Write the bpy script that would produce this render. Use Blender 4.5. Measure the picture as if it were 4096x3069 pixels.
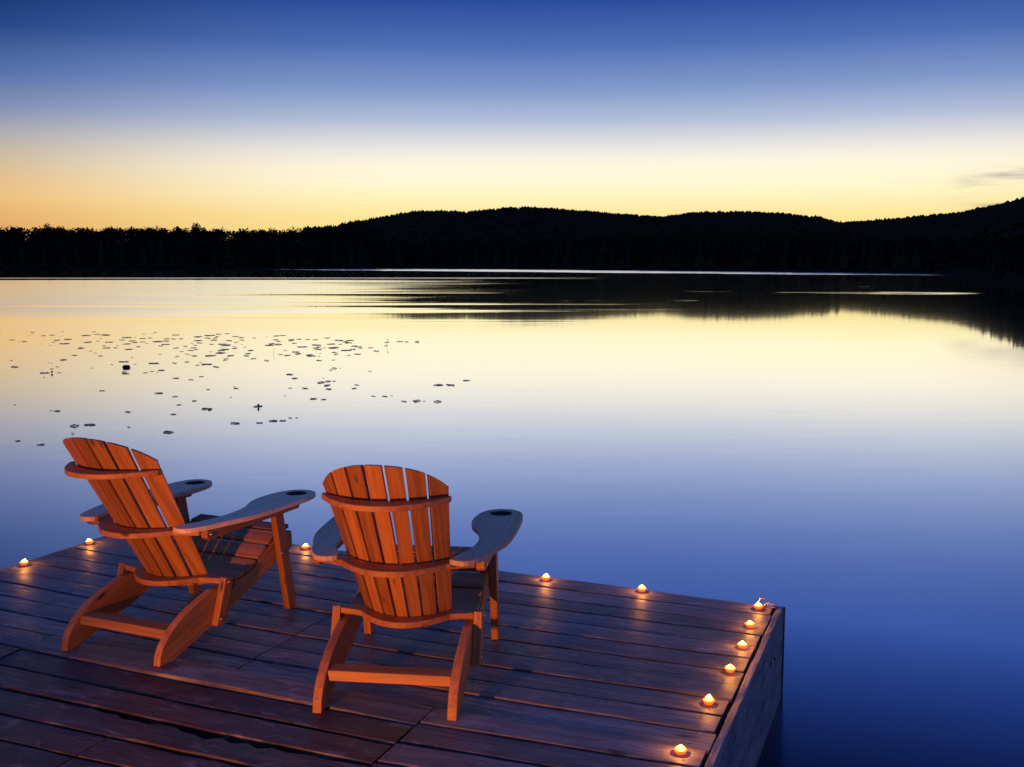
import bpy, bmesh, math, random
import numpy as np
from mathutils import Vector, Matrix

random.seed(7)
S = bpy.context.scene
for _o in list(bpy.data.objects):
    bpy.data.objects.remove(_o)

# ------------------------------------------------------------------ camera
CAM_Z = 2.19          # eye above the lake (m)
DECK = 0.47           # deck top above the lake (m)
cam_data = bpy.data.cameras.new("camera")
cam = bpy.data.objects.new("camera", cam_data)
S.collection.objects.link(cam)
cam.location = (0, 0, CAM_Z)
cam.rotation_euler = (math.radians(90 - 6.421), 0, 0)
cam_data.sensor_width = 36
cam_data.lens = 36 * 4250 / 4096
cam_data.clip_start = 0.05
cam_data.clip_end = 20000
S.camera = cam

# ------------------------------------------------------------------ dusk sky
SUN_AZ = math.radians(7.5)      # where the sun went down, to the right of +Y
world = bpy.data.worlds.new("World")
S.world = world
world.use_nodes = True
wn, wl = world.node_tree.nodes, world.node_tree.links
wn.clear()


def lin(c):
    out = []
    for v in c:
        v = v / 255.0
        out.append(v / 12.92 if v <= 0.04045 else ((v + 0.055) / 1.055) ** 2.4)
    return tuple(out) + (1.0,)


def wnode(t, **kw):
    n = wn.new(t)
    for k, v in kw.items():
        setattr(n, k, v)
    return n


def wmath(op, a, b=None, clamp=False):
    n = wn.new("ShaderNodeMath")
    n.operation = op
    n.use_clamp = clamp
    for i, v in enumerate((a, b)):
        if v is None:
            continue
        if isinstance(v, (int, float)):
            n.inputs[i].default_value = v
        else:
            wl.new(v, n.inputs[i])
    return n.outputs[0]


tc = wnode("ShaderNodeTexCoord")
sep = wnode("ShaderNodeSeparateXYZ")
wl.new(tc.outputs["Generated"], sep.inputs[0])
horiz = wmath("SQRT", wmath("ADD", wmath("MULTIPLY", sep.outputs[0], sep.outputs[0]),
                            wmath("MULTIPLY", sep.outputs[1], sep.outputs[1])))
elev = wmath("ARCTAN2", sep.outputs[2], horiz)                       # radians
elev01 = wmath("DIVIDE", elev, math.pi / 2, clamp=True)               # 0 horizon .. 1 zenith
# cosine of the azimuth from the place of sunset
az_cos = wmath("DIVIDE",
               wmath("ADD", wmath("MULTIPLY", sep.outputs[0], math.sin(SUN_AZ)),
                     wmath("MULTIPLY", sep.outputs[1], math.cos(SUN_AZ))),
               wmath("MAXIMUM", horiz, 1e-4))


def ramp(stops):
    n = wnode("ShaderNodeValToRGB")
    cr = n.color_ramp
    cr.interpolation = "LINEAR"
    while len(cr.elements) < len(stops):
        cr.elements.new(0.5)
    for e, (deg, col) in zip(cr.elements, stops):
        e.position = min(1.0, deg / 90.0)
        e.color = lin(col)
    wl.new(elev01, n.inputs[0])
    return n.outputs[0]


# towards the sunset / well to the side of it / behind the viewer
glow = ramp([(0, (255, 216, 124)), (2.6, (255, 232, 156)), (3.57, (258, 245, 194)), (4.36, (259, 250, 214)),
             (5.15, (256, 248, 224)), (5.95, (238, 234, 225)), (6.7, (212, 214, 222)), (7.47, (178, 191, 217)),
             (9.0, (131, 155, 203)), (11.2, (78, 110, 181)), (13.4, (41, 76, 157)), (17, (34, 72, 164)), (24, (30, 66, 164)),
             (45, (42, 78, 170)), (90, (54, 90, 178))])
side = ramp([(0, (212, 128, 76)), (2.5, (230, 174, 106)), (3.2, (236, 186, 118)), (4.0, (226, 184, 128)),
             (5.15, (199, 178, 149)), (6.3, (163, 163, 170)), (7.47, (120, 135, 172)), (9.0, (78, 106, 168)),
             (11.2, (26, 62, 124)), (13.4, (3, 36, 92)), (20, (26, 66, 142)), (40, (42, 80, 166)), (90, (54, 90, 178))])
back = ramp([(0, (78, 80, 112)), (8, (74, 84, 130)), (20, (56, 82, 150)), (45, (52, 86, 168)), (90, (56, 92, 182))])


def mapr(v, a, b):
    n = wnode("ShaderNodeMapRange")
    n.interpolation_type = "SMOOTHSTEP"
    wl.new(v, n.inputs[0])
    n.inputs[1].default_value = a
    n.inputs[2].default_value = b
    return n.outputs[0]


def mix(f, a, b):
    n = wnode("ShaderNodeMix", data_type="RGBA")
    wl.new(f, n.inputs[0])
    wl.new(a, n.inputs[6])
    wl.new(b, n.inputs[7])
    return n.outputs[2]


c1 = mix(mapr(az_cos, math.cos(math.radians(37)), math.cos(math.radians(9))), side, glow)
c2 = mix(mapr(az_cos, -0.35, 0.62), back, c1)
# thin wisps of cloud low over the right-hand ridge
mp = wnode("ShaderNodeMapping")
mp.inputs["Scale"].default_value = (7, 7, 95)
mp.inputs["Rotation"].default_value = (0, math.radians(9), 0)
wl.new(tc.outputs["Generated"], mp.inputs[0])
nz = wnode("ShaderNodeTexNoise")
nz.inputs["Scale"].default_value = 1.0
nz.inputs["Detail"].default_value = 4
nz.inputs["Roughness"].default_value = 0.55
wl.new(mp.outputs[0], nz.inputs[0])
wisp = mapr(nz.outputs["Fac"], 0.50, 0.72)
low = wmath("MULTIPLY", mapr(elev, math.radians(5.0), math.radians(4.3)),
            mapr(sep.outputs[0], 0.365, 0.425))
wisp = wmath("MULTIPLY", wmath("MULTIPLY", wisp, low), 1.0)
cloud = wnode("ShaderNodeRGB")
cloud.outputs[0].default_value = lin((128, 118, 138))
c3 = mix(wisp, c2, cloud.outputs[0])
bg = wnode("ShaderNodeBackground")
bg.inputs["Strength"].default_value = 1.0
wl.new(c3, bg.inputs[0])
wo = wnode("ShaderNodeOutputWorld")
wl.new(bg.outputs[0], wo.inputs[0])

# ------------------------------------------------------------------ the lamp on the shore behind the camera
# The photograph's long orange shadows point away from it: low, behind and to the left.
ld = bpy.data.lights.new("shore_lamp", "SPOT")
ld.color = (1.0, 0.285, 0.038)
ld.energy = 1150
ld.shadow_soft_size = 0.08
ld.spot_size = math.radians(46)
ld.spot_blend = 0.75
lamp = bpy.data.objects.new("shore_lamp", ld)
lamp.location = (-2.75, -0.45, DECK + 0.36)
_az, _el = math.radians(24.5), math.radians(8)
lamp.rotation_euler = Vector((math.sin(_az) * math.cos(_el), math.cos(_az) * math.cos(_el), math.sin(_el))).to_track_quat("-Z", "Y").to_euler()
S.collection.objects.link(lamp)

S.view_settings.view_transform = "Standard"
S.view_settings.look = "None"
S.view_settings.exposure = 0
S.view_settings.gamma = 1
S.view_settings.use_curve_mapping = False
S.cycles.use_denoising = True
S.cycles.max_bounces = 6
S.cycles.sample_clamp_indirect = 4


# ------------------------------------------------------------------ helpers
def link(o):
    S.collection.objects.link(o)
    return o


def tag(o, label=None, cat=None, group=None, kind=None):
    if label:
        o["label"] = label
    if cat:
        o["category"] = cat
    if group:
        o["group"] = group
    if kind:
        o["kind"] = kind
    return o


def empty(name, loc=(0, 0, 0), rz=0.0):
    o = bpy.data.objects.new(name, None)
    o.empty_display_size = 0.1
    o.location = loc
    o.rotation_euler = (0, 0, rz)
    return link(o)


def mesh_obj(name, verts, faces, mat, parent=None, smooth=False):
    me = bpy.data.meshes.new(name)
    me.from_pydata([tuple(map(float, v)) for v in verts], [], [tuple(f) for f in faces])
    me.update()
    if smooth:
        me.polygons.foreach_set("use_smooth", [True] * len(me.polygons))
    me.materials.append(mat)
    o = bpy.data.objects.new(name, me)
    o.parent = parent
    return link(o)


def bm_obj(name, bm, mat, parent=None, grain=None, bevel=0.0, smooth=False, seg=2):
    """bmesh -> object; grain = direction of the wood, stored as point attribute 'gc'."""
    bmesh.ops.recalc_face_normals(bm, faces=bm.faces)
    if bevel > 0:
        ed = [e for e in bm.edges if len(e.link_faces) == 2 and e.calc_face_angle(0) > math.radians(35)]
        bmesh.ops.bevel(bm, geom=ed, offset=bevel, segments=seg, profile=0.6, affect="EDGES", clamp_overlap=True)
    me = bpy.data.meshes.new(name)
    bm.to_mesh(me)
    bm.free()
    if smooth:
        me.polygons.foreach_set("use_smooth", [True] * len(me.polygons))
    if grain is not None:
        add_grain(me, grain)
    me.materials.append(mat)
    o = bpy.data.objects.new(name, me)
    o.parent = parent
    return link(o)


def add_grain(me, d):
    d = Vector(d).normalized()
    up = Vector((0, 0, 1)) if abs(d.z) < 0.8 else Vector((1, 0, 0))
    a = d.cross(up).normalized()
    b = d.cross(a).normalized()
    at = me.attributes.new("gc", "FLOAT_VECTOR", "POINT")
    off = random.uniform(0, 50)
    flat = []
    for v in me.vertices:
        flat += [v.co.dot(d) + off, v.co.dot(a) + off * 0.37, v.co.dot(b)]
    at.data.foreach_set("vector", flat)


def prism(pts, axis, a, b):
    """closed 2-D outline pts extruded between a and b along an axis.
    axis 'x': pts are (y, z); axis 'z': pts are (x, y)"""
    bm = bmesh.new()
    mk = (lambda p, t: (t, p[0], p[1])) if axis == "x" else (lambda p, t: (p[0], p[1], t))
    lo = [bm.verts.new(mk(p, a)) for p in pts]
    hi = [bm.verts.new(mk(p, b)) for p in pts]
    n = len(pts)
    bm.faces.new(lo)
    bm.faces.new(list(reversed(hi)))
    for i in range(n):
        j = (i + 1) % n
        bm.faces.new((lo[i], lo[j], hi[j], hi[i]))
    return bm


def box(x0, x1, y0, y1, z0, z1):
    return prism([(x0, y0), (x1, y0), (x1, y1), (x0, y1)], "z", z0, z1)


def lathe(prof, n=24):
    """prof = [(r, z)...] closed on the axis at both ends"""
    bm = bmesh.new()
    rings = []
    for r, z in prof:
        if r < 1e-6:
            rings.append([bm.verts.new((0, 0, z))])
        else:
            rings.append([bm.verts.new((r * math.cos(2 * math.pi * i / n), r * math.sin(2 * math.pi * i / n), z))
                          for i in range(n)])
    for A, B in zip(rings, rings[1:]):
        for i in range(n):
            j = (i + 1) % n
            if len(A) == 1 and len(B) == 1:
                continue
            if len(A) == 1:
                bm.faces.new((A[0], B[i], B[j]))
            elif len(B) == 1:
                bm.faces.new((A[i], A[j], B[0]))
            else:
                bm.faces.new((A[i], A[j], B[j], B[i]))
    return bm


def copy_tree(o, parent=None):
    c = o.copy()
    link(c)
    c.parent = parent
    for ch in list(o.children):
        copy_tree(ch, c)
    return c


# ------------------------------------------------------------------ materials
class N:
    def __init__(self, name):
        self.m = bpy.data.materials.new(name)
        self.m.use_nodes = True
        self.t = self.m.node_tree
        self.t.nodes.clear()
        self.out = self.t.nodes.new("ShaderNodeOutputMaterial")

    def n(self, t, ins=None, **kw):
        x = self.t.nodes.new(t)
        for k, v in kw.items():
            setattr(x, k, v)
        for k, v in (ins or {}).items():
            if isinstance(v, bpy.types.NodeSocket):
                self.t.links.new(v, x.inputs[k])
            else:
                x.inputs[k].default_value = v
        return x

    def math(self, op, a, b=0.0, clamp=False):
        return self.n("ShaderNodeMath", {0: a, 1: b}, operation=op, use_clamp=clamp).outputs[0]

    def noise(self, vec, scale, detail=4, rough=0.55, dist=0.0):
        return self.n("ShaderNodeTexNoise", {"Vector": vec, "Scale": scale, "Detail": detail, "Roughness": rough,
                                             "Distortion": dist}).outputs["Fac"]

    def mapping(self, vec, scale=(1, 1, 1), loc=(0, 0, 0)):
        return self.n("ShaderNodeMapping", {0: vec, "Scale": scale, "Location": loc}).outputs[0]

    def remap(self, v, a, b, c=0.0, d=1.0, smooth=True):
        return self.n("ShaderNodeMapRange", {0: v, 1: a, 2: b, 3: c, 4: d},
                      interpolation_type="SMOOTHSTEP" if smooth else "LINEAR").outputs[0]

    def mix(self, f, a, b, blend="MIX"):
        return self.n("ShaderNodeMix", {0: f, 6: a, 7: b}, data_type="RGBA", blend_type=blend).outputs[2]

    def bump(self, h, strength, dist):
        return self.n("ShaderNodeBump", {"Height": h, "Strength": strength, "Distance": dist}).outputs[0]

    def principled(self, **ins):
        p = self.n("ShaderNodeBsdfPrincipled", {k.replace("_", " "): v for k, v in ins.items()})
        self.t.links.new(p.outputs[0], self.out.inputs[0])
        return p


def plain(name, col, rough=0.6, metal=0.0, emit=None, es=0.0):
    m = N(name)
    p = m.principled(Base_Color=tuple(col) + (1,), Roughness=rough, Metallic=metal)
    if emit:
        p.inputs["Emission Color"].default_value = tuple(emit) + (1,)
        p.inputs["Emission Strength"].default_value = es
    return m.m


def wood(name, dark, light, knot, weather=0.0):
    m = N(name)
    gc = m.n("ShaderNodeAttribute", attribute_name="gc").outputs["Vector"]
    rnd = m.n("ShaderNodeObjectInfo").outputs["Random"]
    off = m.n("ShaderNodeCombineXYZ", {0: m.math("MULTIPLY", rnd, 37.0), 1: m.math("MULTIPLY", rnd, 11.0)}).outputs[0]
    v = m.n("ShaderNodeVectorMath", {0: gc, 1: off}, operation="ADD").outputs[0]
    # slow warp so that the grain wanders
    broad = m.noise(m.mapping(v, (1.1, 5, 5)), 1.6, 3, 0.5)
    warp = m.n("ShaderNodeCombineXYZ", {1: m.math("MULTIPLY", m.math("SUBTRACT", broad, 0.5), 0.05)}).outputs[0]
    v2 = m.n("ShaderNodeVectorMath", {0: v, 1: warp}, operation="ADD").outputs[0]
    grain = m.noise(m.mapping(v2, (2.2, 60, 60)), 1.0, 5, 0.6, 0.3)
    fine = m.noise(m.mapping(v2, (9, 330, 330)), 1.0, 3, 0.5)
    bands = m.noise(m.mapping(v2, (0.7, 22, 22)), 1.0, 3, 0.55, 0.6)
    f = m.math("ADD", m.math("MULTIPLY", grain, 0.55), m.math("MULTIPLY", bands, 0.45))
    f = m.remap(f, 0.34, 0.66)
    col = m.mix(f, dark, light)
    col = m.mix(m.remap(fine, 0.35, 0.75, 0.0, 0.25), col, dark)
    # a few knots
    vor = m.n("ShaderNodeTexVoronoi", {"Vector": m.mapping(v, (4.2, 13.0, 13.0)), "Scale": 1.0, "Randomness": 1.0})
    kmask = m.math("MULTIPLY", m.remap(vor.outputs["Distance"], 0.19, 0.05),
                   m.math("GREATER_THAN", m.n("ShaderNodeSeparateColor", {0: vor.outputs["Color"]}).outputs[0], 0.56))
    col = m.mix(kmask, col, knot)
    # board-to-board tone
    tone = m.remap(rnd, 0, 1, 0.66, 1.12, smooth=False)
    col = m.n("ShaderNodeVectorMath", {0: col, 3: tone}, operation="SCALE").outputs[0]
    h = m.math("ADD", m.math("MULTIPLY", grain, 0.6), m.math("MULTIPLY", fine, 0.4))
    m.principled(Base_Color=col, Roughness=m.remap(grain, 0.2, 0.8, 0.48, 0.66), Normal=m.bump(h, 0.35, 0.002))
    return m.m


cedar = wood("cedar_stained", (0.30, 0.112, 0.030, 1), (0.54, 0.228, 0.062, 1), (0.07, 0.022, 0.008, 1))
arm_wood = wood("cedar_worn_skylit", (0.58, 0.375, 0.215, 1), (0.86, 0.61, 0.385, 1), (0.14, 0.11, 0.09, 1))  # same cedar, worn, base colour raised to stand in for missing skylight


def deck_material(name, lo, hi, stain, amount):
    m = N(name)
    gc = m.n("ShaderNodeAttribute", attribute_name="gc").outputs["Vector"]
    rnd = m.n("ShaderNodeObjectInfo").outputs["Random"]
    off = m.n("ShaderNodeCombineXYZ", {0: m.math("MULTIPLY", rnd, 61.0), 1: m.math("MULTIPLY", rnd, 23.0)}).outputs[0]
    v = m.n("ShaderNodeVectorMath", {0: gc, 1: off}, operation="ADD").outputs[0]
    broad = m.noise(m.mapping(v, (1.3, 6, 6)), 1.5, 4, 0.6)
    warp = m.n("ShaderNodeCombineXYZ", {1: m.math("MULTIPLY", m.math("SUBTRACT", broad, 0.5), 0.06)}).outputs[0]
    v2 = m.n("ShaderNodeVectorMath", {0: v, 1: warp}, operation="ADD").outputs[0]
    grain = m.noise(m.mapping(v2, (2.0, 48, 48)), 1.0, 6, 0.62, 0.4)
    fine = m.noise(m.mapping(v2, (7, 260, 260)), 1.0, 4, 0.55)
    blotch = m.noise(m.mapping(v, (2.4, 5.5, 5.5)), 1.5, 5, 0.62, 0.5)
    col = m.mix(m.remap(grain, 0.32, 0.7), lo, hi)
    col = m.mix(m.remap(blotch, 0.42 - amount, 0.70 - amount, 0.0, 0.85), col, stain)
    col = m.mix(m.remap(fine, 0.40, 0.78, 0.0, 0.6), col, (0.05, 0.04, 0.037, 1))
    worn = m.noise(m.mapping(v, (4.0, 11, 11), (5, 2, 0)), 1.3, 5, 0.66, 0.8)
    col = m.mix(m.remap(worn, 0.52, 0.70, 0.0, 0.55), col, m.mix(0.5, hi, (0.50, 0.46, 0.45, 1)))
    col = m.mix(m.remap(m.noise(m.mapping(v, (6.0, 14, 14), (1, 8, 0)), 1.2, 4, 0.6, 1.0), 0.60, 0.72, 0.0, 0.7), col, stain)
    # long cracks
    crack = m.noise(m.mapping(v2, (0.9, 34, 34), (3, 1, 0)), 1.0, 2, 0.4)
    cm = m.remap(m.math("ABSOLUTE", m.math("SUBTRACT", crack, 0.5)), 0.010, 0.0)
    cm = m.math("MULTIPLY", cm, m.remap(m.noise(v, 1.6, 2), 0.52, 0.66))
    col = m.mix(cm, col, (0.012, 0.009, 0.008, 1))
    vor = m.n("ShaderNodeTexVoronoi", {"Vector": m.mapping(v, (2.6, 8.0, 8.0)), "Scale": 1.0})
    km = m.math("MULTIPLY", m.remap(vor.outputs["Distance"], 0.17, 0.05),
                m.math("GREATER_THAN", m.n("ShaderNodeSeparateColor", {0: vor.outputs["Color"]}).outputs[0], 0.75))
    col = m.mix(km, col, (0.03, 0.02, 0.017, 1))
    tone = m.remap(rnd, 0, 1, 0.62, 1.22, smooth=False)
    col = m.n("ShaderNodeVectorMath", {0: col, 3: tone}, operation="SCALE").outputs[0]
    h = m.math("ADD", m.math("MULTIPLY", grain, 0.7), m.math("MULTIPLY", fine, 0.3))
    h = m.math("SUBTRACT", h, m.math("MULTIPLY", cm, 0.8))
    # damp boards: the blotches are a little glossier
    rough = m.remap(blotch, 0.35, 0.72, 0.58, 0.40)
    m.principled(Base_Color=col, Roughness=rough, Normal=m.bump(h, 0.7, 0.004))
    return m.m


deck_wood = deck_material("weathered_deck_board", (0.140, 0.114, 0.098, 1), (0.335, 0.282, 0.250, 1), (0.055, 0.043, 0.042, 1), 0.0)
mossy_shaded_wood = deck_material("mossy_stained_shaded_board", (0.062, 0.038, 0.021, 1), (0.150, 0.098, 0.055, 1), (0.022, 0.012, 0.005, 1), 0.07)  # moss and stains, plus the dim near-left corner darkened into the base colour
beam_wood = deck_material("weathered_beam", (0.20, 0.175, 0.16, 1), (0.46, 0.41, 0.38, 1), (0.06, 0.048, 0.044, 1), 0.0)
dark_wood = plain("wet_dark_timber", (0.03, 0.022, 0.018), 0.7)
steel = plain("galvanised_bolt", (0.55, 0.55, 0.56), 0.28, 1.0)
iron = plain("rusty_iron", (0.34, 0.22, 0.16), 0.38, 0.8)
nail_mat = plain("old_nail", (0.02, 0.015, 0.013), 0.6, 0.3)
# ------------------------------------------------------------------ lake
def lake_material():
    m = N("lake_water")
    pos = m.n("ShaderNodeNewGeometry").outputs["Position"]
    s = m.n("ShaderNodeSeparateXYZ", {0: pos})
    x, y = s.outputs[0], s.outputs[1]
    flat = m.mapping(pos, (1, 1, 0))

    def lincomb(a, b, c=0.0):
        return m.math("ADD", m.math("ADD", m.math("MULTIPLY", x, a), m.math("MULTIPLY", y, b)), c)

    edge = m.noise(m.mapping(flat, (0.010, 0.035, 1)), 1.0, 4, 0.6)          # ragged edges of the wind lanes
    e0 = m.math("SUBTRACT", edge, 0.5)
    # 1. breeze lane along the far shore
    along = lincomb(0.651, -0.759)
    nrm = m.math("ADD", lincomb(0.759, 0.651), m.remap(along, -400, -120, -240.0, -217.0, smooth=False))
    wid = m.remap(along, -420, -120, 52, 27, smooth=False)
    d1 = m.math("DIVIDE", m.math("ABSOLUTE", m.math("ADD", nrm, m.math("MULTIPLY", e0, 26))), wid)
    lane1 = m.math("MULTIPLY", m.remap(d1, 1.0, 0.72), m.remap(x, -205, -60, 0.0, 1.0))
    # 2. ruffled reach on the left, fading towards the right in long tongues
    tong = m.noise(m.mapping(flat, (0.012, 0.16, 1), (3.1, 0.4, 0)), 1.0, 5, 0.62)
    xr = m.math("ADD", x, m.math("MULTIPLY", m.math("SUBTRACT", tong, 0.5), 95))
    lane2 = m.math("MULTIPLY", m.remap(xr, 0, -22),
                   m.math("MULTIPLY", m.remap(m.math("ADD", y, m.math("MULTIPLY", e0, 14)), 152, 142),
                          m.remap(m.math("ADD", y, m.math("MULTIPLY", tong, 8)), 30, 60)))
    # 3. a bright patch off the right-hand shore
    px = m.math("DIVIDE", m.math("SUBTRACT", x, 27.5), 9.5)
    py = m.math("DIVIDE", m.math("SUBTRACT", m.math("ADD", y, m.math("MULTIPLY", e0, 5)), 81.0), 4.6)
    r3 = m.math("ADD", m.math("MULTIPLY", px, px), m.math("MULTIPLY", py, py))
    fl = m.noise(m.mapping(flat, (0.07, 0.75, 1), (1, 5, 0)), 1.0, 4, 0.65)
    lane3 = m.math("MULTIPLY", m.remap(r3, 1.0, 0.3), m.remap(fl, 0.46, 0.60))
    # 4. thin cat's-paws anywhere on the dark reach
    paws = m.noise(m.mapping(flat, (0.05, 0.30, 1), (7, 2, 0)), 1.0, 4, 0.62)
    reach = m.math("MULTIPLY", m.remap(y, 44, 62), m.remap(y, 190, 150))
    lane4 = m.math("MULTIPLY", m.remap(paws, 0.665, 0.74), reach)
    # 5. a hair-thin line of breeze across the middle distance
    d5 = m.math("ABSOLUTE", m.math("SUBTRACT", m.math("ADD", y, m.math("MULTIPLY", e0, 10)), 166))
    lane5 = m.math("MULTIPLY", m.remap(d5, 4.5, 2.2), m.remap(xr, 26, -6))
    def mx2(a, b):
        return m.math("MAXIMUM", a, b)

    paw = mx2(mx2(lane3, lane4), lane5)
    # fixed shading-normal tilt added so ruffled patches mirror a higher, brighter strip of sky
    lane_brighten_tilt = mx2(m.math("MULTIPLY", lane1, 0.044), mx2(m.math("MULTIPLY", lane2, 0.027), m.math("MULTIPLY", paw, 0.040)))
    ruff = mx2(mx2(lane1, m.math("MULTIPLY", lane2, 0.75)), paw)
    near_brighten_tilt = m.remap(m.math("LOGARITHM", m.n("ShaderNodeVectorMath", {0: flat}, operation="LENGTH").outputs["Value"], 10.0),
                    0.85, 1.47, 0.031, 0.0, smooth=False)  # opposite normal tilt added close in, so near water mirrors lower, brighter sky
    tilt = m.n("ShaderNodeVectorMath", {0: m.n("ShaderNodeCombineXYZ", {1: m.math("SUBTRACT", near_brighten_tilt, lane_brighten_tilt), 2: 1.0}).outputs[0]},
               operation="NORMALIZE").outputs[0]
    # glassy far out, softly wrinkled close to the dock
    dist = m.n("ShaderNodeVectorMath", {0: flat}, operation="LENGTH").outputs["Value"]
    base = m.remap(m.math("LOGARITHM", dist, 10.0), 0.60, 1.45, 0.20, 0.034, smooth=False)
    rough = mx2(base, m.math("MULTIPLY", ruff, 0.13))
    # the faintest swell
    h = m.noise(m.mapping(flat, (0.5, 1.3, 1)), 1.0, 3, 0.5)
    bump = m.n("ShaderNodeBump", {"Height": h, "Strength": 0.04, "Distance": 0.02, "Normal": tilt}).outputs[0]
    fres = m.n("ShaderNodeFresnel", {"IOR": 1.333}).outputs[0]
    refl = m.math("POWER", m.remap(fres, 0.074, 0.158, 0.0, 1.0, smooth=False), 1.2)
    refl = m.remap(refl, 0, 1, 0.03, 1.0, smooth=False)
    gl = m.n("ShaderNodeBsdfGlossy", {"Color": (1, 1, 1, 1), "Roughness": rough, "Normal": bump}, distribution="GGX")
    body = m.n("ShaderNodeBsdfDiffuse", {"Color": (0.002, 0.009, 0.042, 1)})
    mx = m.n("ShaderNodeMixShader", {0: refl, 1: body.outputs[0], 2: gl.outputs[0]})
    m.t.links.new(mx.outputs[0], m.out.inputs[0])
    return m.m


lake = mesh_obj("lake", [(-6000, -400, 0), (6000, -400, 0), (6000, 9000, 0), (-6000, 9000, 0)], [(0, 1, 2, 3)],
                lake_material())
tag(lake, "calm lake mirroring the dusk sky", kind="structure")

# ------------------------------------------------------------------ far shore, hills, forest
AZ_SHORE = [(-60, 500), (-26, 512), (-14, 525), (-7, 560), (-0.6, 570), (3, 520), (7.3, 430), (11, 385), (15.1, 335),
            (19, 298), (21.2, 284), (22.3, 262), (22.8, 208), (24, 165), (25.6, 128), (29, 100), (60, 70)]
RIDGE = [(-60, 0.030), (-25.5, 0.0333), (-20.3, 0.0342), (-14.6, 0.0336), (-11.8, 0.0344), (-9.9, 0.0355),
         (-8.5, 0.0394), (-6.8, 0.0451), (-5.3, 0.0495), (-3.8, 0.0504), (-2.4, 0.0492), (-0.6, 0.0526),
         (0.85, 0.0539), (2.3, 0.0522), (3.8, 0.0500), (5.8, 0.0469), (8.0, 0.0441), (9.4, 0.0477), (12.5, 0.0481),
         (14.2, 0.0461), (15.9, 0.0424), (16.9, 0.0373), (19.4, 0.0400), (21.1, 0.0432), (22.7, 0.0454),
         (23.8, 0.0490), (25.4, 0.0548), (29, 0.0653), (60, 0.09)]
RDIST = [(-60, 640), (-14, 640), (-10, 800), (-7, 1150), (-4, 1450), (10, 1550), (15.5, 1400), (17, 1000), (19, 800),
         (23, 600), (27, 480), (60, 420)]


def ip(tab, a):
    return float(np.interp(a, [t[0] for t in tab], [t[1] for t in tab]))


def ridge_top(az):
    return CAM_Z + ip(RIDGE, az) * ip(RDIST, az)


def canopy(az):                       # height of the wood above the soil
    return 15.0 if az < -11 else (11.0 if az < 17 else 7.0)


def ground(az, d):
    ds, D = ip(AZ_SHORE, az), ip(RDIST, az)
    hr = max(ridge_top(az) - canopy(az), 1.5)
    t = (d - ds) / (D - ds)
    if t < 0:
        return -0.5
    if t <= 1:
        return 0.25 + hr * t ** 0.92
    return hr * max(0.2, 1 - 0.5 * (t - 1) ** 2)


rng = np.random.default_rng(11)
foliage = N("dark_foliage")
fo_r = foliage.noise(foliage.n("ShaderNodeNewGeometry").outputs["Position"], 0.25, 3)
foliage.principled(Base_Color=foliage.mix(fo_r, (0.016, 0.018, 0.011, 1), (0.036, 0.036, 0.020, 1)), Roughness=1.0, Specular_IOR_Level=0.0)
foliage = foliage.m
bark = plain("bark", (0.035, 0.026, 0.02), 0.9)
soil_n = N("forest_floor")
soil_f = soil_n.noise(soil_n.n("ShaderNodeNewGeometry").outputs["Position"], 0.08, 5)
soil_n.principled(Base_Color=soil_n.mix(soil_f, (0.014, 0.015, 0.010, 1), (0.030, 0.029, 0.018, 1)), Roughness=1.0, Specular_IOR_Level=0.0)

azs = np.linspace(-58, 58, 233)
ts = [-0.05, 0, 0.02, 0.06, 0.14, 0.25, 0.4, 0.55, 0.7, 0.82, 0.92, 1.0, 1.1, 1.3, 1.6]
V, Fc = [], []
for a in azs:
    ds, D = ip(AZ_SHORE, a), ip(RDIST, a)
    for t in ts:
        d = ds + t * (D - ds) if t >= 0 else ds - 3
        V.append((d * math.sin(math.radians(a)), d * math.cos(math.radians(a)), ground(a, d)))
for i in range(len(azs) - 1):
    for j in range(len(ts) - 1):
        p = i * len(ts) + j
        Fc.append((p, p + len(ts), p + len(ts) + 1, p + 1))
hills = mesh_obj("hills", V, Fc, soil_n.m, smooth=True)
tag(hills, "dark wooded hills behind the far shore", kind="structure")


def conifers(spots, round_share=0.0):
    """spots: (x, y, z, height, radius) -> verts, faces of jagged stacked tiers"""
    V, Fc = [], []
    for x, y, z, h, r in spots:
        a0 = rng.uniform(0, 6.28)
        tiers = ((0.06, 0.5, 1.0), (0.3, 0.75, 0.72), (0.56, 1.0, 0.45))
        if rng.random() < round_share:                      # broad, rounded crown
            tiers = ((0.06, 0.6, 1.0), (0.4, 0.88, 1.1), (0.66, 1.0, 1.0))
        for k, (zb, zt, rr) in enumerate(tiers):
            b = len(V)
            n = 6
            for i in range(n):
                a = a0 + k + i * 2 * math.pi / n
                q = r * rr * rng.uniform(0.7, 1.2)
                V.append((x + q * math.cos(a), y + q * math.sin(a), z + h * (zb + rng.uniform(-0.03, 0.04))))
            V.append((x + rng.uniform(-.1, .1) * r, y, z + h * zt))
            for i in range(n):
                Fc.append((b + i, b + (i + 1) % n, b + n))
    return V, Fc


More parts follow.
